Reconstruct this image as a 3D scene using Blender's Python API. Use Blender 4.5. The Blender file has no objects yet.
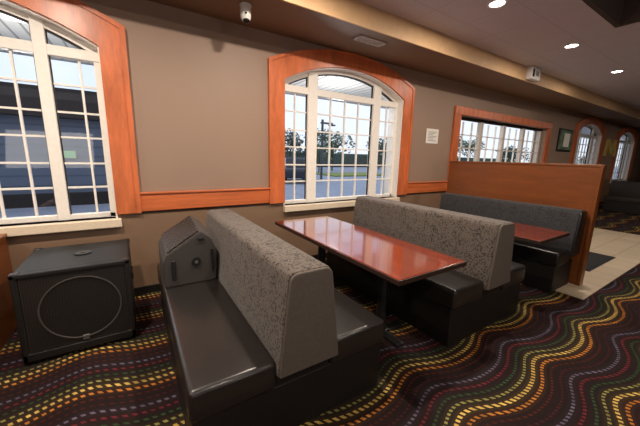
import bpy, bmesh, math, random
from math import pi, sin, cos, sqrt, radians
from mathutils import Vector, Matrix
random.seed(7)
SC = bpy.context.scene
COL = SC.collection

# ------------------------------------------------------------------ camera
F_PX, YAW, PITCH, ROLL = 292.5, 0.5695, 0.1901, 0.0241
fw = Vector((sin(YAW) * cos(PITCH), cos(YAW) * cos(PITCH), -sin(PITCH)))
rt = Vector((cos(YAW), -sin(YAW), 0)); up = rt.cross(fw)
r2 = rt * cos(ROLL) + up * sin(ROLL); u2 = up * cos(ROLL) - rt * sin(ROLL)
cd = bpy.data.cameras.new('camera'); cam = bpy.data.objects.new('camera', cd); COL.objects.link(cam)
cam.matrix_world = Matrix(((r2.x, u2.x, -fw.x, 0), (r2.y, u2.y, -fw.y, 0), (r2.z, u2.z, -fw.z, 1.55), (0, 0, 0, 1)))
cd.sensor_width = 36; cd.lens = F_PX / 640 * 36; cd.clip_start = .02; cd.clip_end = 500
SC.camera = cam

# ------------------------------------------------------------------ sky, lights, exposure
w = bpy.data.worlds.new('sky'); SC.world = w; w.use_nodes = True
nt = w.node_tree; nt.nodes.clear()
def wn(t): return nt.nodes.new(t)
tc = wn('ShaderNodeTexCoord'); sep = wn('ShaderNodeSeparateXYZ'); nt.links.new(tc.outputs['Generated'], sep.inputs[0])
noi = wn('ShaderNodeTexNoise'); noi.inputs['Scale'].default_value = 2.2; noi.inputs['Detail'].default_value = 4
nt.links.new(tc.outputs['Generated'], noi.inputs['Vector'])
ramp = wn('ShaderNodeValToRGB'); ramp.color_ramp.elements[0].position = 0.0; ramp.color_ramp.elements[1].position = .6
ramp.color_ramp.elements[0].color = (.86, .91, 1, 1); ramp.color_ramp.elements[1].color = (.50, .66, .95, 1)
nt.links.new(sep.outputs['Z'], ramp.inputs[0])
r3 = wn('ShaderNodeValToRGB'); r3.color_ramp.elements[0].position = .42; r3.color_ramp.elements[1].position = .62
nt.links.new(noi.outputs['Fac'], r3.inputs[0])
mx = wn('ShaderNodeMixRGB'); mx.inputs[2].default_value = (.95, .97, 1, 1)
nt.links.new(r3.outputs[0], mx.inputs[0]); nt.links.new(ramp.outputs[0], mx.inputs[1])
bg = wn('ShaderNodeBackground'); bg.inputs['Strength'].default_value = 1.25
wo = wn('ShaderNodeOutputWorld'); nt.links.new(mx.outputs[0], bg.inputs[0]); nt.links.new(bg.outputs[0], wo.inputs[0])

def area(name, loc, rot, sx, sy, power, color):
    l = bpy.data.lights.new(name, 'AREA'); l.shape = 'RECTANGLE'; l.size = sx; l.size_y = sy; l.energy = power; l.color = color
    o = bpy.data.objects.new(name, l); COL.objects.link(o); o.location = loc; o.rotation_euler = rot
    return o
# added fill lights at the near wall, where no windows are built
for x in (-2.2, 2.2):
    area('near_wall_fill', (x, -5.8, 1.75), (radians(116), 0, 0), 2.2, 1.7, 46, (1.0, .95, .89))
LAMP_POWER = {-2.5: 46, -.55: 56, 1.45: 58, 3.46: 36, 5.52: 26, 7.66: 20, 10.6: 24}
SC.view_settings.view_transform = 'Standard'; SC.view_settings.look = 'None'
SC.view_settings.exposure = 0.0; SC.view_settings.gamma = 1.0; SC.view_settings.use_curve_mapping = False
try:
    SC.cycles.use_denoising = True; SC.cycles.denoiser = 'OPENIMAGEDENOISE'
    SC.cycles.max_bounces = 8; SC.cycles.transparent_max_bounces = 16
    SC.cycles.sample_clamp_indirect = 4
except Exception: pass

# ------------------------------------------------------------------ materials
def lin(c):
    return tuple(((v / 255) / 12.92 if v / 255 <= .04045 else ((v / 255 + .055) / 1.055) ** 2.4) for v in c) + (1,)
class NT:
    def __init__(s, name):
        s.m = bpy.data.materials.new(name); s.m.use_nodes = True; s.t = s.m.node_tree
        s.p = s.t.nodes['Principled BSDF']; s.out = s.t.nodes['Material Output']
    def n(s, t, **k):
        x = s.t.nodes.new(t)
        for a, b in k.items(): setattr(x, a, b)
        return x
    def l(s, a, b): s.t.links.new(a, b)
    def math(s, op, a, b=None, c=None):
        x = s.n('ShaderNodeMath', operation=op)
        for i, v in enumerate((a, b, c)):
            if v is None: continue
            if isinstance(v, (int, float)): x.inputs[i].default_value = v
            else: s.l(v, x.inputs[i])
        return x.outputs[0]
    def coord(s, scale=(1, 1, 1)):
        t = s.n('ShaderNodeTexCoord'); m = s.n('ShaderNodeMapping'); m.inputs['Scale'].default_value = scale
        s.l(t.outputs['Object'], m.inputs[0]); return m.outputs[0]
    def noise(s, vec, scale, detail=3):
        x = s.n('ShaderNodeTexNoise'); x.inputs['Scale'].default_value = scale; x.inputs['Detail'].default_value = detail
        s.l(vec, x.inputs['Vector']); return x.outputs['Fac']
    def ramp(s, fac, stops, mode='LINEAR'):
        r = s.n('ShaderNodeValToRGB'); r.color_ramp.interpolation = mode; e = r.color_ramp.elements
        while len(e) < len(stops): e.new(.5)
        for i, (p, c) in enumerate(stops): e[i].position = p; e[i].color = c
        s.l(fac, r.inputs[0]); return r.outputs[0]
    def bump(s, h, strength=.2, dist=.005):
        b = s.n('ShaderNodeBump'); b.inputs['Strength'].default_value = strength; b.inputs['Distance'].default_value = dist
        s.l(h, b.inputs['Height']); s.l(b.outputs[0], s.p.inputs['Normal'])
    def mix(s, fac, a, b):
        x = s.n('ShaderNodeMixRGB')
        for i, v in enumerate((fac, a, b)):
            if isinstance(v, (int, float)): x.inputs[i].default_value = v
            elif isinstance(v, tuple): x.inputs[i].default_value = v
            else: s.l(v, x.inputs[i])
        return x.outputs[0]
def plain(name, c, rough=.5, var=.08, scale=30, metal=0, bump=0, spec=None):
    k = NT(name); base = lin(c); v = k.coord()
    f = k.noise(v, scale)
    lo = tuple(x * (1 - var) for x in base[:3]) + (1,); hi = tuple(min(1, x * (1 + var)) for x in base[:3]) + (1,)
    k.l(k.ramp(f, [(.3, lo), (.7, hi)]), k.p.inputs['Base Color'])
    k.p.inputs['Roughness'].default_value = rough; k.p.inputs['Metallic'].default_value = metal
    if spec is not None: k.p.inputs['Specular IOR Level'].default_value = spec
    if bump: k.bump(f, bump)
    return k.m
def wood(name, c, scale=(1.2, 18, 18), rough=.32, var=.28, coat=.0):
    k = NT(name); base = lin(c); v = k.coord(scale); f = k.noise(v, 1.6, 6); g = k.noise(k.coord(tuple(x * 5 for x in scale)), 2.0, 3)
    ff = k.math('ADD', k.math('MULTIPLY', f, .7), k.math('MULTIPLY', g, .3))
    lo = tuple(x * (1 - var) for x in base[:3]) + (1,); hi = tuple(min(1, x * (1 + var)) for x in base[:3]) + (1,)
    k.l(k.ramp(ff, [(.32, lo), (.68, hi)]), k.p.inputs['Base Color'])
    k.p.inputs['Roughness'].default_value = rough; k.p.inputs['Coat Weight'].default_value = coat; k.p.inputs['Coat Roughness'].default_value = .1
    k.bump(ff, .08, .002)
    return k.m
def emit(name, c, s):
    k = NT(name); k.p.inputs['Base Color'].default_value = (.8, .8, .8, 1)
    k.p.inputs['Emission Color'].default_value = c + (1,); k.p.inputs['Emission Strength'].default_value = s
    return k.m

def carpet_mat():
    k = NT('patterned carpet'); t = k.n('ShaderNodeTexCoord'); s = k.n('ShaderNodeSeparateXYZ'); k.l(t.outputs['Object'], s.inputs[0])
    X, Y = s.outputs['X'], s.outputs['Y']
    P = .472; N = 8
    wob = k.noise(k.coord((.35, .35, .35)), 1.0, 0)
    ph = k.math('MULTIPLY', k.math('SUBTRACT', X, 1.60), 2 * pi / 1.0)
    ph = k.math('ADD', ph, k.math('MULTIPLY', k.math('SUBTRACT', wob, .5), .8))
    ph2 = k.math('ADD', ph, k.math('MULTIPLY', k.math('SINE', ph), .35))
    wave = k.math('MULTIPLY', k.math('COSINE', ph2), .060)
    v = k.math('DIVIDE', k.math('SUBTRACT', k.math('SUBTRACT', Y, wave), .755), P)
    fr = k.math('FRACT', v)
    lines = [((236, 196, 104), .22), ((160, 152, 86), .16), ((56, 82, 52), .14), ((116, 44, 52), .16), ((112, 102, 122), .16),
             ((74, 34, 38), .13), ((88, 40, 30), .13), ((206, 130, 54), .19)]
    cst = [(i / N, lin(c)) for i, (c, h) in enumerate(lines)]
    wst = [(i / N, (h, h, h, 1)) for i, (c, h) in enumerate(lines)]
    sh = k.math('FRACT', k.math('ADD', fr, .5 / N))
    colr = k.ramp(sh, cst, 'CONSTANT'); wid = k.ramp(sh, wst, 'CONSTANT')
    cell = k.math('MULTIPLY', sh, N); cf = k.math('ABSOLUTE', k.math('SUBTRACT', k.math('FRACT', cell), .5))
    inl = k.math('LESS_THAN', cf, wid)
    # dots along the line; pitch shifts with the row so they stack on the steep runs
    dd = k.math('ADD', X, k.math('MULTIPLY', Y, .55))
    dots = k.math('LESS_THAN', k.math('FRACT', k.math('ADD', k.math('DIVIDE', dd, .041), k.math('MULTIPLY', k.math('FLOOR', cell), .37))), .52)
    wear = k.n('ShaderNodeMapRange'); wear.inputs['From Min'].default_value = .3; wear.inputs['From Max'].default_value = .65; wear.inputs['To Min'].default_value = .45
    k.l(k.noise(k.coord((1, 1, 1)), 9, 2), wear.inputs['Value'])
    mask = k.math('MULTIPLY', k.math('MULTIPLY', inl, dots), wear.outputs[0])
    pile = k.noise(t.outputs['Object'], 260, 2); blot = k.noise(t.outputs['Object'], 5, 2)
    base = k.mix(blot, lin((33, 26, 25)), lin((44, 31, 31)))
    tint = k.mix(.03, base, colr)
    c = k.mix(mask, tint, colr)
    c = k.mix(k.math('MULTIPLY', pile, .35), c, (.006, .005, .005, 1))
    k.l(c, k.p.inputs['Base Color']); k.p.inputs['Roughness'].default_value = .95; k.p.inputs['Specular IOR Level'].default_value = .1
    k.bump(pile, .5, .004)
    return k.m
def fabric_mat(name, lo, hi, sc=38, rough=.85):
    k = NT(name); v = k.coord((1, 1, 1))
    vo = k.n('ShaderNodeTexVoronoi'); vo.inputs['Scale'].default_value = sc; vo.distance = 'CHEBYCHEV'; k.l(v, vo.inputs['Vector'])
    n1 = k.noise(v, 16, 2); n2 = k.noise(v, 120, 2)
    f = k.math('ADD', k.math('MULTIPLY', vo.outputs['Distance'], .9), k.math('MULTIPLY', n1, .5))
    f = k.math('ADD', f, k.math('MULTIPLY', k.math('SUBTRACT', n2, .5), .35))
    k.l(k.ramp(f, [(.42, lin(lo)), (.62, lin(hi))]), k.p.inputs['Base Color']); k.p.inputs['Roughness'].default_value = rough
    k.p.inputs['Specular IOR Level'].default_value = .25; k.p.inputs['Sheen Weight'].default_value = .15
    k.bump(f, .25, .004); return k.m
def glass_mat(name, refl=.06, tint=(.93, .96, 1)):
    k = NT(name); tr = k.n('ShaderNodeBsdfTransparent'); tr.inputs[0].default_value = tint + (1,)
    gl = k.n('ShaderNodeBsdfGlossy'); gl.inputs['Roughness'].default_value = .02
    m = k.n('ShaderNodeMixShader'); m.inputs[0].default_value = refl
    k.l(tr.outputs[0], m.inputs[1]); k.l(gl.outputs[0], m.inputs[2]); k.l(m.outputs[0], k.out.inputs['Surface']); return k.m
def grille_mat():
    k = NT('perforated steel grille'); v = k.coord((62, 62, 62))
    vo = k.n('ShaderNodeTexVoronoi'); vo.inputs['Scale'].default_value = 1.0; vo.inputs['Randomness'].default_value = .0; k.l(v, vo.inputs['Vector'])
    hole = k.math('LESS_THAN', vo.outputs['Distance'], .40)
    tr = k.n('ShaderNodeBsdfTransparent'); m = k.n('ShaderNodeMixShader')
    k.p.inputs['Base Color'].default_value = lin((44, 39, 36)); k.p.inputs['Roughness'].default_value = .5; k.p.inputs['Metallic'].default_value = .0
    k.l(hole, m.inputs[0]); k.l(k.p.outputs[0], m.inputs[1]); k.l(tr.outputs[0], m.inputs[2]); k.l(m.outputs[0], k.out.inputs['Surface']); return k.m
def ceiling_mat():
    k = NT('ceiling panels'); t = k.n('ShaderNodeTexCoord'); s = k.n('ShaderNodeSeparateXYZ'); k.l(t.outputs['Object'], s.inputs[0])
    a = k.math('LESS_THAN', k.math('FRACT', k.math('DIVIDE', s.outputs['X'], .61)), .02)
    b = k.math('LESS_THAN', k.math('FRACT', k.math('DIVIDE', s.outputs['Y'], .61)), .02)
    f = k.math('MAXIMUM', a, b); n = k.noise(t.outputs['Object'], 40, 3)
    c = k.mix(n, lin((208, 202, 212)), lin((218, 212, 222)))
    c = k.mix(k.math('MULTIPLY', f, .3), c, lin((150, 140, 142)))
    k.l(c, k.p.inputs['Base Color']); k.p.inputs['Roughness'].default_value = .8; return k.m
def slat_mat(name, a, b, pitch, axis='X'):
    k = NT(name); t = k.n('ShaderNodeTexCoord'); s = k.n('ShaderNodeSeparateXYZ'); k.l(t.outputs['Object'], s.inputs[0])
    f = k.math('LESS_THAN', k.math('FRACT', k.math('DIVIDE', s.outputs[axis], pitch)), .18)
    k.l(k.mix(f, lin(a), lin(b)), k.p.inputs['Base Color']); k.p.inputs['Roughness'].default_value = .6; return k.m
def wall_mat():
    k = NT('wall paint'); t = k.n('ShaderNodeTexCoord'); s = k.n('ShaderNodeSeparateXYZ'); k.l(t.outputs['Object'], s.inputs[0])
    lowm = k.math('LESS_THAN', s.outputs['Z'], .98); n = k.noise(t.outputs['Object'], 60, 3); n2 = k.noise(t.outputs['Object'], 1.5, 2)  # wall colour turns browner below rail height
    up_ = k.mix(n2, lin((148, 123, 107)), lin((156, 130, 112))); lo_ = k.mix(n2, lin((126, 100, 80)), lin((134, 106, 84)))
    k.l(k.mix(lowm, up_, lo_), k.p.inputs['Base Color']); k.p.inputs['Roughness'].default_value = .55; k.bump(n, .12, .003); return k.m
def tile_mat():
    k = NT('beige floor tile'); t = k.n('ShaderNodeTexCoord'); br = k.n('ShaderNodeTexBrick')
    br.offset = 0; br.inputs['Color1'].default_value = lin((196, 178, 150)); br.inputs['Color2'].default_value = lin((206, 187, 160)); br.inputs['Mortar'].default_value = lin((160, 142, 118))
    br.inputs['Scale'].default_value = 1; br.inputs['Brick Width'].default_value = .33; br.inputs['Row Height'].default_value = .33; br.inputs['Mortar Size'].default_value = .006
    k.l(t.outputs['Object'], br.inputs['Vector']); k.l(br.outputs['Color'], k.p.inputs['Base Color']); k.p.inputs['Roughness'].default_value = .45; return k.m

M = dict(
    wall=wall_mat(), carpet=carpet_mat(), tile=tile_mat(), ceiling=ceiling_mat(),
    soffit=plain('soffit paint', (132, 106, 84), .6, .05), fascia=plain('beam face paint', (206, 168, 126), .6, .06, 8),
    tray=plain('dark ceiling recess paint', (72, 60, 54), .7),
    frame_wood=wood('cherry trim', (198, 106, 62), (6, 6, 1.2)), rail_wood=wood('cherry rail', (196, 103, 58), (1, 14, 14)),
    panel_wood=wood('cherry veneer panel', (122, 66, 28), (5, 1.2, 9), .35, .22),
    table=wood('mahogany tabletop', (122, 46, 27), (16, 1.2, 5), .11, .3, .8), table_edge=plain('dark table edge', (52, 34, 28), .4),
    white=plain('white window paint', (244, 238, 230), .45, .03), sill=plain('pale sill', (226, 208, 184), .5, .04),
    glass=glass_mat('window glass'),
    vinyl=plain('charcoal vinyl', (34, 30, 29), .3, .12, 45, 0, .06, .7), base=plain('black bench base', (20, 17, 16), .5, .1),
    darkvinyl=plain('dark seat vinyl', (30, 28, 29), .32, .12, 45, 0, .06, .7), brown=plain('brown seat vinyl', (52, 42, 36), .5),
    fabric=fabric_mat('grey patterned fabric', (48, 44, 42), (100, 90, 83), 60), endcap=plain('plain grey fabric', (92, 82, 75), .85, .08, 60, 0, .15),
    darkfabric=fabric_mat('charcoal patterned fabric', (38, 38, 40), (62, 61, 63), 60),
    black=plain('black textured cabinet', (19, 17, 16), .55, .15, 90, 0, .25), blackmetal=plain('black metal', (30, 29, 29), .35, .1),
    monitor=plain('dark grey speaker paint', (66, 61, 59), .6, .12, 120, 0, .2), grille=grille_mat(),
    cone=plain('woofer cone', (130, 106, 90), .6), steel=plain('brushed steel', (170, 168, 164), .3, .05, 60, .9), gold=plain('gold lettering', (232, 206, 120), .35, .05, 30, .2),
    plastic=plain('white plastic', (232, 230, 226), .35, .02), lens=plain('black lens', (10, 10, 12), .08), greyp=plain('grey vent paint', (206, 196, 186), .5),
    paper=plain('white paper', (236, 232, 224), .8, .02), ink=plain('grey print', (150, 148, 146), .8),
    lamp=emit('lamp lens', (1, .93, .82), 12), lamp_out=emit('canopy lamp lens', (1, .97, .9), 5),
    asphalt=plain('asphalt', (150, 156, 170), .8, .12, 3), concrete=plain('pavement', (178, 178, 180), .85, .06, 4), grass=plain('lawn', (132, 142, 74), .9, .2, 6),
    canopy=slat_mat('canopy boards', (236, 234, 228), (168, 166, 162), .16), canopy_edge=plain('canopy fascia', (190, 190, 188), .6),
    facade=slat_mat('blue grey cladding', (96, 106, 124), (80, 90, 106), .3, 'Z'), roofdark=plain('dark roof band', (38, 32, 30), .7), darkglass=plain('dark shop glass', (30, 36, 44), .1),
    green=plain('pale green sign', (160, 205, 150), .5), leaf=plain('foliage', (98, 112, 88), .8, .35, 2.5), leaf2=plain('dark foliage', (72, 86, 76), .8, .35, 2.5), bark=plain('bark', (72, 62, 54), .9),
    carwhite=plain('white car paint', (216, 220, 226), .25, .02), carsilver=plain('silver car paint', (150, 158, 170), .25, .02, 30, .3), cardark=plain('dark car paint', (48, 54, 66), .25, .02),
    tyre=plain('tyre rubber', (28, 28, 29), .8), pole=plain('grey pole', (74, 76, 80), .6), mat=plain('black floor mat', (30, 29, 30), .9, .2, 80), art=plain('picture print', (96, 116, 96), .6, .7, 6))

# ------------------------------------------------------------------ mesh helpers (world coordinates in; localised on build)
ORG = {}
def root_of(o):
    p = Vector((0, 0, 0))
    while o is not None: p = p + Vector(o.location); o = o.parent
    return p
class MB:
    def __init__(s): s.b = bmesh.new()
    def box(s, x0, x1, y0, y1, z0, z1, bev=0, seg=2):
        t = bmesh.new()
        r = bmesh.ops.create_cube(t, size=1)
        for v in t.verts: v.co = Vector(((x0 + x1) / 2 + v.co.x * (x1 - x0), (y0 + y1) / 2 + v.co.y * (y1 - y0), (z0 + z1) / 2 + v.co.z * (z1 - z0)))
        if bev: bmesh.ops.bevel(t, geom=t.edges[:], offset=min(bev, .49 * min(abs(x1 - x0), abs(y1 - y0), abs(z1 - z0))), segments=seg, profile=.5, affect='EDGES')
        s.add(t); return s
    def add(s, t):
        me = bpy.data.meshes.new('tmp'); t.to_mesh(me); t.free(); s.b.from_mesh(me); bpy.data.meshes.remove(me)
    def prism(s, pts, axis, a, b, bev=0, seg=2):
        """polygon pts in the plane across axis, extruded from a to b"""
        t = bmesh.new()
        def P(u, v, h): return {'x': (h, u, v), 'y': (u, h, v), 'z': (u, v, h)}[axis]
        A = [t.verts.new(P(u, v, a)) for u, v in pts]; B = [t.verts.new(P(u, v, b)) for u, v in pts]
        t.faces.new(A); t.faces.new(B[::-1]); n = len(pts)
        for i in range(n): t.faces.new((A[i], B[i], B[(i + 1) % n], A[(i + 1) % n]))
        bmesh.ops.recalc_face_normals(t, faces=t.faces[:])
        if bev: bmesh.ops.bevel(t, geom=t.edges[:], offset=bev, segments=seg, profile=.5, affect='EDGES')
        s.add(t); return s
    def strip(s, outer, inner, y0, y1):
        """band between two equal-length xz polylines, given thickness along y"""
        t = bmesh.new(); n = len(outer); V = []
        for (pl) in (outer, inner):
            V.append([[t.verts.new((x, y, z)) for x, z in pl] for y in (y0, y1)])
        o0, o1 = V[0]; i0, i1 = V[1]
        for k in range(n - 1):
            t.faces.new((o0[k], o0[k + 1], i0[k + 1], i0[k])); t.faces.new((o1[k], i1[k], i1[k + 1], o1[k + 1]))
            t.faces.new((o0[k], o1[k], o1[k + 1], o0[k + 1])); t.faces.new((i0[k], i0[k + 1], i1[k + 1], i1[k]))
        for k in (0, n - 1): t.faces.new((o0[k], i0[k], i1[k], o1[k]))
        bmesh.ops.recalc_face_normals(t, faces=t.faces[:]); s.add(t); return s
    def cyl(s, c, r, h, axis='z', n=24, r2=None, bev=0):
        t = bmesh.new(); bmesh.ops.create_cone(t, cap_ends=True, segments=n, radius1=r, radius2=r if r2 is None else r2, depth=h)
        rot = {'z': Matrix(), 'x': Matrix.Rotation(pi / 2, 4, 'Y'), 'y': Matrix.Rotation(-pi / 2, 4, 'X')}[axis]
        if bev: bmesh.ops.bevel(t, geom=[e for e in t.edges if len(e.link_faces) == 2 and any(len(f.verts) > 4 for f in e.link_faces)], offset=bev, segments=2, affect='EDGES')
        bmesh.ops.transform(t, matrix=Matrix.Translation(c) @ rot, verts=t.verts); s.add(t); return s
    def lathe(s, prof, c, axis='z', n=28):
        t = bmesh.new(); rings = []
        for r, h in prof:
            rings.append([t.verts.new((r * cos(2 * pi * i / n), r * sin(2 * pi * i / n), h)) for i in range(n)])
        for a, b in zip(rings, rings[1:]):
            for i in range(n): t.faces.new((a[i], a[(i + 1) % n], b[(i + 1) % n], b[i]))
        t.faces.new(rings[0][::-1]); t.faces.new(rings[-1])
        bmesh.ops.recalc_face_normals(t, faces=t.faces[:])
        rot = {'z': Matrix(), 'x': Matrix.Rotation(pi / 2, 4, 'Y'), 'y': Matrix.Rotation(-pi / 2, 4, 'X')}[axis]
        bmesh.ops.transform(t, matrix=Matrix.Translation(c) @ rot, verts=t.verts); s.add(t); return s
    def sphere(s, c, r, sc=(1, 1, 1), n=16):
        t = bmesh.new(); bmesh.ops.create_uvsphere(t, u_segments=n, v_segments=n // 2 + 2, radius=r)
        for v in t.verts: v.co = Vector((c[0] + v.co.x * sc[0], c[1] + v.co.y * sc[1], c[2] + v.co.z * sc[2]))
        s.add(t); return s
    def bar(s, a, b, w):
        a, b = Vector(a), Vector(b); d = b - a; t = bmesh.new()
        bmesh.ops.create_cone(t, cap_ends=True, segments=8, radius1=w, radius2=w, depth=d.length)
        q = d.to_track_quat('Z', 'Y').to_matrix().to_4x4()
        bmesh.ops.transform(t, matrix=Matrix.Translation((a + b) / 2) @ q, verts=t.verts); s.add(t); return s
    def quad(s, *p):
        s.b.faces.new([s.b.verts.new(q) for q in p]); return s
    def build(s, name, mat, parent=None, smooth=False):
        off = root_of(parent)
        for v in s.b.verts: v.co -= off
        me = bpy.data.meshes.new(name); s.b.to_mesh(me); s.b.free(); me.materials.append(M[mat] if isinstance(mat, str) else mat)
        if smooth:
            for p in me.polygons: p.use_smooth = True
            try: me.set_sharp_from_angle(angle=radians(38))
            except Exception: pass
        o = bpy.data.objects.new(name, me); COL.objects.link(o); o.parent = parent
        return o
def tag(o, label, cat, group=None, kind=None):
    o['label'] = label; o['category'] = cat
    if group: o['group'] = group
    if kind: o['kind'] = kind
    return o
def thing(name, loc, label, cat, group=None, kind=None):
    o = bpy.data.objects.new(name, None); o.empty_display_size = .1; COL.objects.link(o); o.location = loc
    return tag(o, label, cat, group, kind)
def copy_tree(o, parent=None):
    c = o.copy(); COL.objects.link(c); c.parent = parent
    for ch in list(o.children): copy_tree(ch, c)
    return c
def struct(name, mb, mat, label, cat, smooth=False):
    return tag(mb.build(name, mat, None, smooth), label, cat, None, 'structure')

# ------------------------------------------------------------------ the room shell
WY, WT = 3.6, .30                 # inner face of window wall, thickness
XL, XR, YF, ZC, ZS, BY = -5.0, 24.0, -6.0, 3.22, 3.0, 2.8
SILL, SPR, RISE, HW = .88, 2.50, .29, 1.095
ARCHED = [-1.26, 2.80, 12.65, 16.75]
FLAT = (5.50, 9.42, .98, 2.42)    # the flat-topped wood framed window
def arc_z(x, hw, z0, rise):
    R = (hw * hw + rise * rise) / (2 * rise); return z0 + rise - R + sqrt(max(0, R * R - x * x))
NA = 24
def arch_pts(cx, hw, zb, z0, rise):
    pts = [(cx - hw, zb)]
    for i in range(NA + 1):
        x = -hw + 2 * hw * i / NA; pts.append((cx + x, arc_z(x, hw, z0, rise)))
    return pts + [(cx + hw, zb)]
ZT = 3.5
mb = MB()
def wall_face(mb, y):
    x = XL
    ops = sorted([('a', c - HW, c + HW, c) for c in ARCHED] + [('f', FLAT[0], FLAT[1], 0)], key=lambda q: q[1])
    for kind, a, b, c in ops:
        mb.quad((x, y, 0), (a, y, 0), (a, y, ZT), (x, y, ZT))
        zb = SILL if kind == 'a' else FLAT[2]
        mb.quad((a, y, 0), (b, y, 0), (b, y, zb), (a, y, zb))
        if kind == 'f': mb.quad((a, y, FLAT[3]), (b, y, FLAT[3]), (b, y, ZT), (a, y, ZT))
        else:
            p = arch_pts(c, HW, zb, SPR, RISE)[1:-1]
            for (x0, z0), (x1, z1) in zip(p, p[1:]): mb.quad((x0, y, z0), (x1, y, z1), (x1, y, ZT), (x0, y, ZT))
        x = b
    mb.quad((x, y, 0), (XR, y, 0), (XR, y, ZT), (x, y, ZT))
wall_face(mb, WY); wall_face(mb, WY + WT)
for c in ARCHED:
    p = arch_pts(c, HW, SILL, SPR, RISE); p = p + [p[0]]
    for (x0, z0), (x1, z1) in zip(p, p[1:]): mb.quad((x0, WY, z0), (x1, WY, z1), (x1, WY + WT, z1), (x0, WY + WT, z0))
a, b, z0, z1 = FLAT; p = [(a, z0), (b, z0), (b, z1), (a, z1), (a, z0)]
for (x0, q0), (x1, q1) in zip(p, p[1:]): mb.quad((x0, WY, q0), (x1, WY, q1), (x1, WY + WT, q1), (x0, WY + WT, q0))
bmesh.ops.remove_doubles(mb.b, verts=mb.b.verts, dist=1e-5)
struct('wall_back', mb, 'wall', 'long taupe window wall with a darker brown tone below the wooden rail', 'wall')
struct('wall_left', MB().box(XL - .15, XL, YF, WY + .3, 0, ZT), 'wall', 'taupe end wall of the room at far left', 'wall')
struct('wall_right', MB().box(XR, XR + .15, YF, WY + .3, 0, ZT), 'wall', 'dim taupe end wall at the far right end of the room', 'wall')
struct('wall_front', MB().box(XL - .15, XR + .15, YF - .15, YF, 0, ZT), 'wall', 'taupe wall on the near side of the room', 'wall')
struct('floor', MB().box(XL - .15, XR + .15, YF - .15, WY + .3, -.12, 0), 'carpet', 'dark carpet with wavy dotted stripes in yellow, orange, lilac, red and green', 'floor')
struct('floor_tile', MB().box(4.27, 9.4, .99, WY, 0, .006), 'tile', 'strip of beige floor tile beyond the wooden partition', 'floor')
TX0, TX1, TY0, TY1 = -3.2, 5.26, -4.2, 1.45
mb = MB()
mb.box(XL, XR, TY1, BY + .01, ZC, ZC + .06); mb.box(XL, XR, YF, TY0, ZC, ZC + .06); mb.box(XL, TX0, TY0, TY1, ZC, ZC + .06); mb.box(TX1, XR, TY0, TY1, ZC, ZC + .06)
struct('ceiling', mb, 'ceiling', 'grey brown panelled ceiling with recessed round downlights', 'ceiling')
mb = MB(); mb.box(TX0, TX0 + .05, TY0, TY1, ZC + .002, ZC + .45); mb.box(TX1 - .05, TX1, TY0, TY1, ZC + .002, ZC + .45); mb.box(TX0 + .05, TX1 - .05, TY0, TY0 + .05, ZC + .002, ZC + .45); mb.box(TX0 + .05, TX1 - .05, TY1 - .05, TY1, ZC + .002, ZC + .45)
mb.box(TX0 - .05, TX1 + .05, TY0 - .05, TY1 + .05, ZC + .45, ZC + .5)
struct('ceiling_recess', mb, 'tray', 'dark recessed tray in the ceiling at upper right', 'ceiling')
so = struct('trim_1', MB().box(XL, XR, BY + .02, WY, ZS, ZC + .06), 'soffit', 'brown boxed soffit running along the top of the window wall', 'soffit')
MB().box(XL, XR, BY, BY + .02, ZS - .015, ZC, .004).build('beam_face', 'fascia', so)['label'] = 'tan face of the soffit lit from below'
n = 2
for x0, x1, what in ((.04, 1.50, 'between the two near arched windows'), (4.10, 5.30, 'right of the middle arched window behind the notice sheet'), (XL, -2.57, 'left of the near arched window'), (9.63, 11.34, 'beyond the flat-topped window')):
    o = struct('trim_%d' % n, MB().box(x0, x1, WY - .03, WY, .935, 1.125, .006), 'rail_wood', 'orange wooden wall rail ' + what, 'rail'); n += 1
    MB().box(x0, x1, WY - .045, WY - .005, 1.115, 1.14, .008).build('cap_moulding', 'rail_wood', o)
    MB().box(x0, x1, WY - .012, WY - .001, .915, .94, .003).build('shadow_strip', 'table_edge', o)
struct('baseboard_back', MB().box(XL, XR, WY - .015, WY, 0, .09, .004), 'base', 'black baseboard along the foot of the window wall', 'baseboard')

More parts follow.
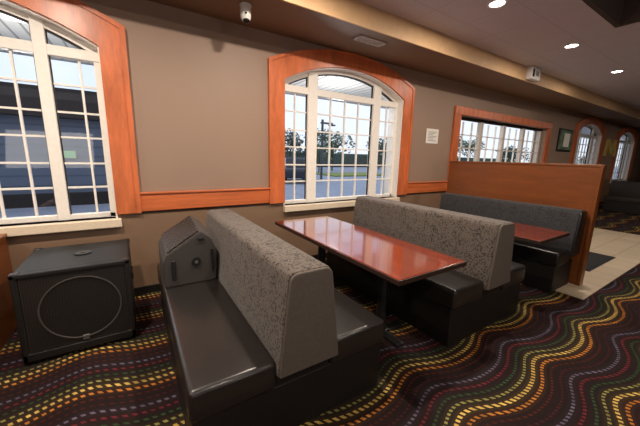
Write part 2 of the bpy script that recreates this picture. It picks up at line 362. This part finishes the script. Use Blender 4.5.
# ------------------------------------------------------------------ windows
def arched_window(idx, c, label, bars_main, bars_left, bars_right, mo=.60, mw=.075):
    o = thing('window_%d' % idx, (c, WY, SILL), label, 'window', None, 'structure')
    ohw = 1.295
    outer = arch_pts(c, ohw, .925, 2.70, .285); inner = arch_pts(c, HW - .005, .925, SPR, RISE)
    t = MB().strip(outer, inner, WY - .04, WY).build('wood_surround', 'frame_wood', o); 
    MB().strip(arch_pts(c, ohw + .012, .925, 2.705, .29), arch_pts(c, ohw - .03, .925, 2.68, .285), WY - .052, WY - .002).build('edge_moulding', 'frame_wood', t)
    p = arch_pts(c, HW, SILL, SPR, RISE); q = arch_pts(c, HW - .018, SILL, SPR - .01, RISE - .004)
    MB().strip(p, q, WY - .01, WY + WT).build('jamb_liner', 'white', o)
    FY0, FY1 = WY + .10, WY + .17
    r_ = arch_pts(c, HW - .018, SILL, SPR - .01, RISE - .004); r2_ = arch_pts(c, HW - .065, SILL, SPR - .045, RISE - .015)
    MB().strip(r_, r2_, FY0, FY1).build('outer_frame', 'white', o)
    MB().strip(arch_pts(c, HW - .065, 2.46, SPR - .045, RISE - .015), arch_pts(c, HW - .08, 2.46, SPR - .056, RISE - .017), FY0 + .015, FY1 - .015).build('gasket', 'roofdark', o)
    MB().box(c - HW - .0, c + HW + .03, WY - .06, WY + WT, SILL - .085, SILL, .008).build('sill', 'sill', o)
    tz0, tz1 = 2.385, 2.475
    MB().box(c - HW + .018, c + HW - .018, FY0 - .01, FY1, tz0, tz1, .006).build('transom', 'white', o)
    MB().box(c - HW + .018, c + HW - .018, FY0, FY1, SILL, SILL + .05, .005).build('bottom_rail', 'white', o)
    for s in (-1, 1):
        mcx = c + s * mo; ztop = arc_z(mo, HW, SPR, RISE) - .02
        g = MB().box(mcx - mw, mcx + mw, FY0 - .02, FY1, SILL, ztop, .006).build('mullion', 'white', o)
        MB().box(mcx - mw - .009, mcx - mw - .0005, FY0 + .02, FY1 - .02, SILL, ztop - .005).box(mcx + mw + .0005, mcx + mw + .009, FY0 + .02, FY1 - .02, SILL, ztop - .005).build('gasket', 'roofdark', g)
    zs = [1.195, 1.43, 1.675, 1.905, 2.15]
    for nm, xa, xb, vs in (('glazing_bars', c - HW + .06, c - mo - mw, bars_left), ('glazing_bars', c - mo + mw, c + mo - mw, bars_main), ('glazing_bars', c + mo + mw, c + HW - .06, bars_right)):
        m = MB()
        for z in zs: m.box(xa, xb, FY0 + .022, FY1 - .022, z - .009, z + .009)
        for x in vs: m.box(c + x - .009, c + x + .009, FY0 + .02, FY1 - .02, SILL, tz0)
        m.build(nm, 'white', o)
    y = FY0 + .036
    m = MB(); m.quad((c - HW + .02, y, SILL), (c + HW - .02, y, SILL), (c + HW - .02, y, SPR), (c - HW + .02, y, SPR))
    pp = arch_pts(c, HW - .02, SPR, SPR - .01, RISE - .004)[1:-1]
    m.b.faces.new([m.b.verts.new((x, y, z)) for x, z in pp])
    m.build('glass', 'glass', o)
    return o
B4 = [-.27, -.01, .25]
arched_window(1, ARCHED[0], 'arched white window in orange wooden surround above the black subwoofer', [-.42, -.20, .02, .24, .46], [-.92], [.92], .66, .046)
arched_window(2, ARCHED[1], 'arched white window in orange wooden surround behind the red brown table', B4, [-.86], [.86])
a, b, z0, z1 = FLAT
o = thing('window_3', ((a + b) / 2, WY, z0), 'wide flat-topped window in orange wooden frame above the partition', 'window', None, 'structure')
for nm, q in (('frame_head', (a - .2, b + .2, z1, z1 + .15)), ('frame_post', (a - .2, a, z0, z1)), ('frame_post', (b, b + .2, z0, z1)), ('frame_sill', (a - .2, b + .2, z0 - .1, z0))):
    MB().box(q[0], q[1], WY - .045, WY, q[2], q[3], .006).build(nm, 'frame_wood', o)
MB().box(a, b, WY + .1, WY + .17, z1 - .06, z1).build('dark_header', 'roofdark', o)
for k in range(5):
    x = a + .04 + (b - a - .08) * k / 4; MB().box(x - .05, x + .05, WY + .09, WY + .18, z0, z1 - .06, .005).build('mullion', 'greyp', o)
m = MB()
for k in range(4):
    for j in (1, 2):
        x = a + .04 + (b - a - .08) * (k + j / 3) / 4; m.box(x - .011, x + .011, WY + .12, WY + .15, z0, z1 - .09)
for z in (1.25, 1.52, 1.80, 2.07): m.box(a, b, WY + .12, WY + .15, z - .01, z + .01)
m.build('glazing_bars', 'white', o)
MB().quad((a, WY + .135, z0), (b, WY + .135, z0), (b, WY + .135, z1), (a, WY + .135, z1)).build('glass', 'glass', o)
arched_window(4, ARCHED[2], 'distant arched white window just left of the gold letter', B4, [-.86], [.86])
arched_window(5, ARCHED[3], 'most distant arched white window right of the gold letter', B4, [-.86], [.86])

# ------------------------------------------------------------------ booths
Y0, Y1 = 1.24, 3.12
def rounded_profile(xb0, xb1, xt0, xt1, z0, z1, r, n=5):
    pts = [(xb0, z0), (xb1, z0)]
    for k in range(n + 1):
        a = (pi / 2) * k / n; pts.append((xt1 - r + r * cos(a), z1 - r + r * sin(a)))
    for k in range(n + 1):
        a = pi / 2 + (pi / 2) * k / n; pts.append((xt0 + r + r * cos(a), z1 - r + r * sin(a)))
    return pts
def seat(o, x0, x1, mat):
    MB().box(x0, x1, Y0, Y1, .33, .50, .028, 4).build('seat', mat, o, True)
def back(o, x0, x1, xt0, xt1, mat, cap, yend=1.205, zt=.985):
    bk = MB().prism(rounded_profile(x0, x1, xt0, xt1, .42, zt, .05), 'y', yend + .012, Y1, .012).build('backrest', mat, o, True)
    MB().prism(rounded_profile(x0 + .004, x1 - .004, xt0 + .004, xt1 - .004, .425, zt - .004, .05), 'y', yend - .008, yend + .016, .010, 3).build('end_panel', cap, bk, True)
def double_booth(x, label, sm='vinyl', bm='fabric', cm='endcap', name='booth_bench'):
    o = thing(name, (x, Y0, 0), label, 'bench', 'booth benches along the window wall')
    MB().box(x + .012, x + 1.195, Y0 + .022, Y1 - .02, 0, .335, .008).box(x + .43, x + .77, Y0 + .022, Y1 - .02, .33, .43, .004).build('base', 'base', o)
    seat(o, x, x + .43, sm); seat(o, x + .77, x + 1.21, sm)
    back(o, x + .42, x + .80, x + .478, x + .742, bm, cm)
    return o
bench = double_booth(.125, 'grey-backed double booth bench nearest the camera, a wedge speaker on its left seat')
b2 = copy_tree(bench); b2.location.x = 2.095; b2.scale.z = 1.04
b2['label'] = 'grey-backed double booth bench right of the near red brown table'
o = thing('booth_bench', (4.12, Y0, 0), 'charcoal single booth bench standing against the wooden partition', 'bench', 'booth benches along the window wall')
MB().box(4.13, 4.66, Y0 + .022, Y1 - .02, 0, .335, .008).build('base', 'base', o)
seat(o, 4.12, 4.47, 'darkvinyl')
back(o, 4.42, 4.685, 4.49, 4.685, 'darkfabric', 'darkvinyl', 1.22)
double_booth(13.3, 'dark brown double booth bench far down the room under the last window', 'brown', 'brown', 'brown')

def make_table(x):
    o = thing('booth_table', (x + .37, 2.2, 0), '', 'table', 'booth tables')
    MB().box(x, x + .745, 1.225, 3.19, .742, .772, .006).build('tabletop', 'table', o)
    e = MB(); e.box(x - .006, x + .751, 1.217, 1.227, .732, .768, .003); e.box(x - .006, x + .751, 3.188, 3.198, .732, .768, .003)
    e.box(x - .008, x + .002, 1.217, 3.198, .732, .768, .003); e.box(x + .743, x + .753, 1.217, 3.198, .732, .768, .003)
    e.build('edge_band', 'table_edge', o)
    for y in (1.72, 2.72):
        c = MB().cyl((x + .37, y, .375), .045, .70, n=20).cyl((x + .37, y, .722), .14, .03, n=20).build('pedestal_column', 'blackmetal', o, True)
        f = MB().box(x + .12, x + .62, y - .04, y + .04, 0, .03, .01); f.box(x + .33, x + .41, y - .25, y + .25, 0, .03, .01); f.build('foot', 'blackmetal', c)
    return o
t1 = make_table(1.41); t1['label'] = 'glossy red brown booth table between the two grey-backed benches'
t2 = copy_tree(t1); t2.location.x += 2.08; t2.location.z = -.0; t2.scale.z = .975; t2['label'] = 'red brown booth table half hidden beside the wooden partition'

# ------------------------------------------------------------------ wooden partitions
o = thing('partition', (4.75, 1.17, 0), 'tall orange wooden partition panel behind the charcoal bench', 'partition')
MB().box(4.70, 4.80, 1.18, 3.17, .006, 1.51).build('panel', 'panel_wood', o)
MB().box(4.692, 4.808, 1.155, 1.185, .006, 1.535, .004).build('end_post', 'panel_wood', o)
MB().box(4.69, 4.81, 1.15, 3.175, 1.508, 1.535, .004).build('cap', 'panel_wood', o)
o = thing('side_panel', (-1.02, 3.05, 0), 'orange wooden side panel left of the black subwoofer under the near window', 'panel')
MB().box(-1.06, -.98, 1.2, 3.555, 0, .80, .006).build('panel', 'panel_wood', o)
MB().box(-1.07, -.97, 1.19, 3.56, .80, .83, .006).build('cap', 'panel_wood', o)

# ------------------------------------------------------------------ subwoofer
o = thing('subwoofer', (-.43, 3.05, 0), 'large black subwoofer cabinet standing on the carpet under the near window', 'speaker')
SX0, SX1, SY0, SY1, SZ = -.775, -.085, 2.70, 3.40, .70
c = MB(); c.box(SX0, SX1, SY0 + .05, SY1, .03, SZ, .012)
c.box(SX0, SX0 + .03, SY0, SY0 + .06, .03, SZ, .006); c.box(SX1 - .03, SX1, SY0, SY0 + .06, .03, SZ, .006); c.box(SX0, SX1, SY0, SY0 + .06, SZ - .03, SZ, .006); c.box(SX0, SX1, SY0, SY0 + .06, .03, .09, .006)
cb = c.build('cabinet', 'black', o)
cx, cz = (SX0 + SX1) / 2 + .02, .375
wf = MB().lathe([(.245, 0), (.25, -.012), (.235, -.022), (.215, -.012), (.215, 0)], (cx, SY0 + .048, cz), 'y', 40).build('woofer_rim', 'monitor', o, True)
MB().lathe([(.214, -.010), (.20, -.016), (.10, -.002), (.07, -.02), (.03, -.028), (.005, -.03)], (cx, SY0 + .047, cz), 'y', 40).build('woofer_cone', 'cone', wf, True)
MB().box(SX0 + .03, SX1 - .03, SY0 + .008, SY0 + .011, .09, SZ - .03).build('grille', 'grille', o)
MB().lathe([(.250, .002), (.252, -.004), (.246, -.006), (.241, -.004), (.241, .002)], (cx, SY0 + .006, cz), 'y', 40).build('grille_ring', 'monitor', o, True)
MB().box(cx - .02, cx + .02, SY0 - .002, SY0 + .012, .105, .145, .003).build('badge', 'steel', o)['label'] = 'small pale metal badge'
pm = MB().cyl((cx, 3.06, SZ + .004), .06, .012, bev=.003).build('pole_mount', 'blackmetal', o, True)
MB().cyl((cx, 3.06, SZ + .009), .02, .008).build('socket', 'lens', pm, True)
for x in (SX0 + .022, SX1 - .022):
    for y in (SY0 + .03, SY1 - .03): MB().box(x - .026, x + .026, y - .026, y + .026, SZ - .03, SZ + .006, .006).build('corner_guard', 'blackmetal', o)
for x in (SX0 + .06, SX1 - .06):
    for y in (SY0 + .07, SY1 - .06): MB().cyl((x, y, .016), .03, .032).build('foot', 'blackmetal', o, True)
MB().box(SX1 - .002, SX1 + .014, 3.0, 3.2, .42, .48, .006).build('handle', 'blackmetal', o)

# ------------------------------------------------------------------ wedge monitor on the seat
WZ = .453
o = thing('wedge_monitor', (.33, 2.66, .502), 'dark grey wedge stage monitor leaning on the left booth seat against the backrest', 'speaker')
WZ = .502
prof = [(.14, WZ), (.14, .71), (.172, .77), (.424, .93), (.505, .865), (.545, .74), (.53, WZ)]
WF, WB = 2.45, 2.88
def shear(q, y): return (q[0], y, q[1] + (.13 * (y - WF) if q[1] > .6 else 0))
t = bmesh.new(); [t.verts.new(shear(q, y)) for q in prof for y in (WF, WB)]; bmesh.ops.convex_hull(t, input=t.verts)
bmesh.ops.dissolve_limit(t, angle_limit=.02, verts=t.verts, edges=t.edges); bmesh.ops.bevel(t, geom=t.edges[:], offset=.008, segments=2, affect='EDGES')
g = MB(); g.add(t); g.build('cabinet', 'monitor', o)
d = Vector((.424 - .172, 0, .93 - .77)).normalized(); nrm = Vector((-d.z, 0, d.x)); L = sqrt(.252 ** 2 + .16 ** 2)
def fp(s_, y, h): p = Vector((.172, 0, .77)) + d * s_ + nrm * h; return (p.x, y, p.z + .13 * (y - WF))
def slab(s0, s1, y0, y1, h0, h1):
    t = bmesh.new(); [t.verts.new(fp(s_, y, h)) for s_ in (s0, s1) for y in (y0, y1) for h in (h0, h1)]; bmesh.ops.convex_hull(t, input=t.verts)
    g = MB(); g.add(t); return g
slab(.012, L - .012, WF + .02, WB - .02, -.002, .003).build('baffle', 'steel', o)
slab(.010, L - .010, WF + .018, WB - .018, .004, .016).build('grille', 'grille', o)
MB().cyl((.38, WF - .002, .685), .035, .012, 'y', bev=.003).build('jack_plate', 'blackmetal', o, True)
MB().cyl((.38, WF - .009, .685), .013, .01, 'y').build('jack_socket', 'steel', o, True)
MB().box(.195, .228, WF - .013, WF + .002, .56, .72, .006).build('side_handle', 'blackmetal', o)
MB().box(.40, .45, WF - .010, WF + .002, .86, .885, .006).build('catch', 'blackmetal', o)
MB().box(.497, .516, WF - .010, WF + .002, .58, .78, .005).build('edge_strip', 'blackmetal', o)

# ------------------------------------------------------------------ things on ceiling and walls
def downlight(x, y, label, z=ZC, group='recessed ceiling downlights'):
    o = thing('downlight', (x, y, z), label, 'ceiling light', group)
    MB().lathe([(.072, -.001), (.098, -.001), (.098, -.010), (.078, -.014), (.072, -.006)], (x, y, z), 'z', 28).build('trim_ring', 'plastic', o, True)
    MB().cyl((x, y, z - .004), .074, .006, n=28).build('lens', 'lamp', o, True)
    l = bpy.data.lights.new('downlight_lamp', 'AREA'); l.shape = 'DISK'; l.size = .13; l.energy = LAMP_POWER.get(x, 14) if z == ZC else 40; l.color = (1, .87, .73); l.spread = radians(180)
    lo = bpy.data.objects.new('downlight_lamp', l); COL.objects.link(lo); lo.location = (0, 0, -.02); lo.parent = o
LBL = {3.46: 'round ceiling downlight nearest the camera at the top edge', 5.52: 'middle round ceiling downlight above the partition', 7.66: 'third round ceiling downlight, rightmost and furthest'}
for x in (-2.5, -.55, 1.45, 3.46, 5.52, 7.66, 10.6, 15.5):
    downlight(x, 1.97 if x < 9 else 1.2, LBL.get(x, 'round ceiling downlight outside the picture frame' if x < 9 else 'round ceiling downlight far down the room'))
for x in (-2, .6, 3.2): downlight(x, -1.4, 'fill light added in the dark ceiling recess, shaped as a round downlight', ZC + .45)  # unseen lamps added behind the camera for interior fill

o = thing('security_camera', (1.07, 3.12, ZS), 'small white security camera hanging from the brown soffit between the windows', 'camera')
MB().cyl((1.07, 3.12, ZS - .012), .056, .024, bev=.005).build('mount', 'plastic', o, True)
hs = MB().lathe([(.050, 0), (.053, -.05), (.050, -.095), (.038, -.125), (.02, -.13)], (1.07, 3.12, ZS - .022), 'z', 24).build('housing', 'plastic', o, True)
MB().sphere((1.07, 3.105, ZS - .150), .034, (1, 1, .8), 18).build('lens_dome', 'lens', hs, True)
MB().cyl((1.055, 3.066, ZS - .095), .010, .01, 'y').build('sensor', 'lens', hs, True)
o = thing('air_vent', (2.66, 3.08, ZS), 'pale slatted air vent in the soffit above the middle window', 'vent')
fr = MB(); fr.box(2.44, 2.88, 3.01, 3.03, ZS - .014, ZS, .003).box(2.44, 2.88, 3.14, 3.16, ZS - .014, ZS, .003).box(2.44, 2.46, 3.01, 3.16, ZS - .014, ZS, .003).box(2.86, 2.88, 3.01, 3.16, ZS - .014, ZS, .003).box(2.65, 2.67, 3.03, 3.14, ZS - .014, ZS, .003).build('frame', 'greyp', o)
MB().box(2.46, 2.86, 3.03, 3.14, ZS - .003, ZS - .001).build('backing', 'base', o)
for k in range(4): MB().box(2.46, 2.86, 3.042 + k * .026, 3.054 + k * .026, ZS - .011, ZS - .004).build('slat', 'greyp', o)
o = thing('wall_fixture', (6.42, BY, 3.12), 'small white box fixture with dark panels mounted on the tan beam face', 'fixture')
MB().box(6.12, 6.47, BY - .09, BY - .001, 3.01, 3.215, .01).build('housing', 'plastic', o)
MB().box(6.17, 6.23, BY - .096, BY - .088, 3.05, 3.18, .004).build('dark_panel', 'lens', o); MB().box(6.29, 6.40, BY - .096, BY - .088, 3.08, 3.16, .004).build('grey_panel', 'ink', o)
o = thing('notice_sheet', (4.72, WY, 1.84), 'white notice sheet on the wall right of the middle window', 'notice')
MB().box(4.55, 4.89, WY - .006, WY - .001, 1.84, 2.10).build('sheet', 'paper', o)
m = MB()
for k in range(7): m.box(4.60, 4.84 - .05 * (k % 3), WY - .008, WY - .006, 2.04 - k * .026, 2.05 - k * .026)
m.build('print', 'ink', o)
o = thing('framed_picture', (10.7, WY, 1.87), 'small picture with pale centre on the wall past the flat-topped window', 'picture')
MB().box(10.2, 11.15, WY - .03, WY - .001, 1.87, 2.5, .006).build('frame', 'base', o); MB().box(10.25, 11.1, WY - .034, WY - .03, 1.92, 2.45).build('print', 'art', o); MB().box(10.55, 10.95, WY - .037, WY - .0335, 2.0, 2.38).build('inset', 'paper', o)
o = MB().prism([(14.2, 1.82), (14.42, 1.82), (14.45, 2.2), (14.75, 1.9), (14.9, 1.9), (15.12, 2.2), (15.2, 1.82), (15.45, 1.82), (15.3, 2.42), (15.1, 2.42), (14.82, 2.1), (14.55, 2.42), (14.35, 2.42)], 'y', WY - .06, WY - .002, .006).build('letter_sign', 'gold', None)
tag(o, 'gold letter M mounted on the wall between the far arched windows', 'sign')
o = thing('floor_mat', (6.0, 1.7, .006), 'black floor mat lying on the beige tile beyond the partition', 'mat')
MB().box(5.5, 6.7, 1.30, 2.2, .006, .018, .005).build('mat', 'mat', o); MB().box(5.47, 6.73, 1.27, 2.23, .006, .012, .002).build('rubber_border', 'tyre', o)

# ------------------------------------------------------------------ outside
GZ = -.15
tag(MB().box(-60, 200, WY + WT + .02, 160, GZ - .1, GZ).build('ground', 'asphalt'), 'blue grey asphalt car park outside the windows', 'ground', None, 'structure')
tag(MB().box(-20, 30, WY + WT + .02, 6.6, GZ, GZ + .1, .02).build('pavement', 'concrete'), 'pale pavement beneath the canopy outside', 'pavement', None, 'structure')
o = thing('entrance_canopy', (4, 5.2, 2.9), 'pale boarded canopy outside above the windows', 'canopy')
MB().box(-14, 30, WY + WT + .02, 6.4, 2.96, 3.05).build('soffit_boards', 'canopy', o); MB().box(-14, 30, 6.4, 6.5, 2.955, 3.3).build('fascia', 'canopy_edge', o)
for k, x in enumerate((-1.35, -.93, 3.45, 6.5)):
    y = (4.35, 4.75, 4.9, 4.9)[k]
    f = MB().box(x - .12, x + .12, y - .06, y + .06, 2.93, 2.96, .006).build('light', 'lamp_out', o)
    l = bpy.data.lights.new('canopy_lamp', 'POINT'); l.energy = 16 if x < 0 else 40; l.shadow_soft_size = .15; l.color = (1, .98, .94)
    lo = bpy.data.objects.new('canopy_lamp', l); COL.objects.link(lo); lo.parent = o; lo.location = Vector((x, y, 2.25)) - o.location
def building():
    o = thing('outbuilding', (-7, 12.4, GZ), 'blue grey clad building with a dark roof band seen through the near window', 'building')
    MB().box(-20, 1.5, 12, 18, GZ, 2.55).build('wall', 'facade', o); MB().box(-20.3, 1.8, 11.6, 18.3, 2.5, 3.32).build('roof_band', 'roofdark', o)
    for k in range(2):
        x = -18 + k * 2.4
        w_ = MB().box(x, x + 1.5, 11.95, 12.0, .5, 1.9).build('window', 'darkglass', o)
    MB().box(-20, 1.5, 11.9, 12, GZ, .25).build('plinth', 'roofdark', o)
    sg = MB().box(-1.85, -1.45, 11.9, 11.95, 1.32, 1.55, .01).build('wall_sign', 'green', o); sg['label'] = 'small pale green sign'
building()
def tree(x, y, h, r, mat, label, seed):
    rnd = random.Random(seed); o = thing('tree', (x, y, GZ), label, 'tree', 'trees beyond the car park')
    tr = MB(); tr.bar((x, y, GZ), (x + .1, y, GZ + h * .55), .05 * h * .35)
    for k in range(4):
        a = k * 1.6 + rnd.random(); tr.bar((x + .05, y, GZ + h * .4), (x + r * .6 * cos(a), y + r * .6 * sin(a), GZ + h * .7), .03 * h * .3)
    tr.build('trunk', 'bark', o)
    m = MB(); cl = [(x + r * .6 * rnd.uniform(-1, 1), y + r * .6 * rnd.uniform(-1, 1), GZ + h * rnd.uniform(.42, .86), r * rnd.uniform(.35, .6)) for _ in range(9)]
    for i in range(700):
        cx_, cy_, cz_, cr = cl[i % 9]; u = Vector((rnd.gauss(0, 1), rnd.gauss(0, 1), rnd.gauss(0, 1))).normalized() * cr * rnd.uniform(.5, 1.05)
        c_ = Vector((cx_, cy_, cz_)) + Vector((u.x, u.y, u.z * .8)); s_ = r * rnd.uniform(.06, .12)
        e1 = Vector((rnd.gauss(0, 1), rnd.gauss(0, 1), rnd.gauss(0, 1))).normalized(); e2 = e1.orthogonal().normalized()
        m.quad(c_ - e1 * s_, c_ + e2 * s_ * .6, c_ + e1 * s_, c_ - e2 * s_ * .6)
    m.build('crown', mat, o)
tree(21.5, 31, 5.2, 2.6, 'leaf', 'bushy green tree in the centre of the middle window', 1)
tree(17.0, 27, 3.6, 1.7, 'leaf', 'small tree by the utility pole in the middle window', 2)
tree(15.0, 30, 4.6, 1.9, 'leaf2', 'dark tree in the left light of the middle window', 3)
tree(31.5, 33, 4.6, 2.4, 'leaf2', 'dark tree right of the centre of the middle window', 4)
tree(38.5, 36, 5.0, 2.6, 'leaf2', 'dark tree in the right light of the middle window', 5)
for k in range(9):
    x = 44 + k * 11; tree(x, 36 + (k * 7) % 5, 5 + (k * 3) % 4 * .6, 3.2, 'leaf2' if k % 2 else 'leaf', 'dark green tree far off through the flat-topped window' if k < 5 else 'green tree far off through the distant arched windows', 20 + k)
tag(MB().box(16, 90, 42, 44.5, GZ, 2.2, .3).build('hedge', 'leaf2'), 'long dark hedge closing the far side of the car park', 'hedge')
tag(MB().box(15, 22, 21, 25, GZ, GZ + .12, .04).build('lawn', 'grass'), 'yellow green grass island in the car park', 'lawn', None, 'stuff')
o = thing('utility_pole', (12.2, 19, GZ), 'grey utility pole with a short arm seen in the middle window', 'pole')
MB().cyl((12.2, 19, 2.05), .09, 4.4, n=12).build('post', 'pole', o, True); MB().box(12.05, 13.1, 18.95, 19.05, 3.95, 4.08).build('arm', 'pole', o); MB().box(12.8, 13.3, 18.85, 19.15, 3.86, 3.96, .03).build('lamp_head', 'pole', o)
def car(x, y, rz, mat, label):
    o = thing('parked_car', (0, 0, 0), label, 'car', 'cars in the car park')
    body = [(-2.2, .35), (2.15, .35), (2.2, .75), (1.9, .92), (1.0, .98), (-1.9, 1.02), (-2.2, .9)]
    MB().prism(body, 'y', -.86, .86, .06).build('body', mat, o, True)
    cab = [(-1.95, 1.0), (1.05, .96), (.35, 1.5), (-1.5, 1.55)]
    c_ = MB().prism(cab, 'y', -.76, .76, .05).build('cabin', 'darkglass', o, True)
    MB().prism([(-1.5, 1.52), (.38, 1.47), (.25, 1.55), (-1.4, 1.6)], 'y', -.74, .74, .02).build('roof', mat, c_, True)
    for px in (-1.35, 1.35):
        for py in (-.78, .78):
            wh = MB().cyl((px, py, .33), .33, .22, 'y', 20, None, .03).build('wheel', 'tyre', o, True); MB().cyl((px, py * 1.14, .33), .19, .03, 'y', 16).build('hub', 'steel', wh, True)
    for py in (-.6, .6): MB().box(2.12, 2.22, py - .15, py + .15, .68, .8, .02).build('headlight', 'plastic', o)
    o.location = (x, y, GZ); o.rotation_euler = (0, 0, rz)
car(20.0, 17.5, .2, 'carsilver', 'silver parked car in the middle window right of the grass')
car(26.5, 24, .3, 'cardark', 'dark parked car behind the silver one in the middle window')
car(9.4, 18, 1.2, 'cardark', 'dark parked car in the left light of the middle window')
car(22.5, 12, .1, 'carwhite', 'white parked car nearest the flat-topped window')
car(30, 14, .4, 'carsilver', 'silver parked car far right through the flat-topped window')
car(46, 13.5, .2, 'carwhite', 'white parked car through the distant arched windows')
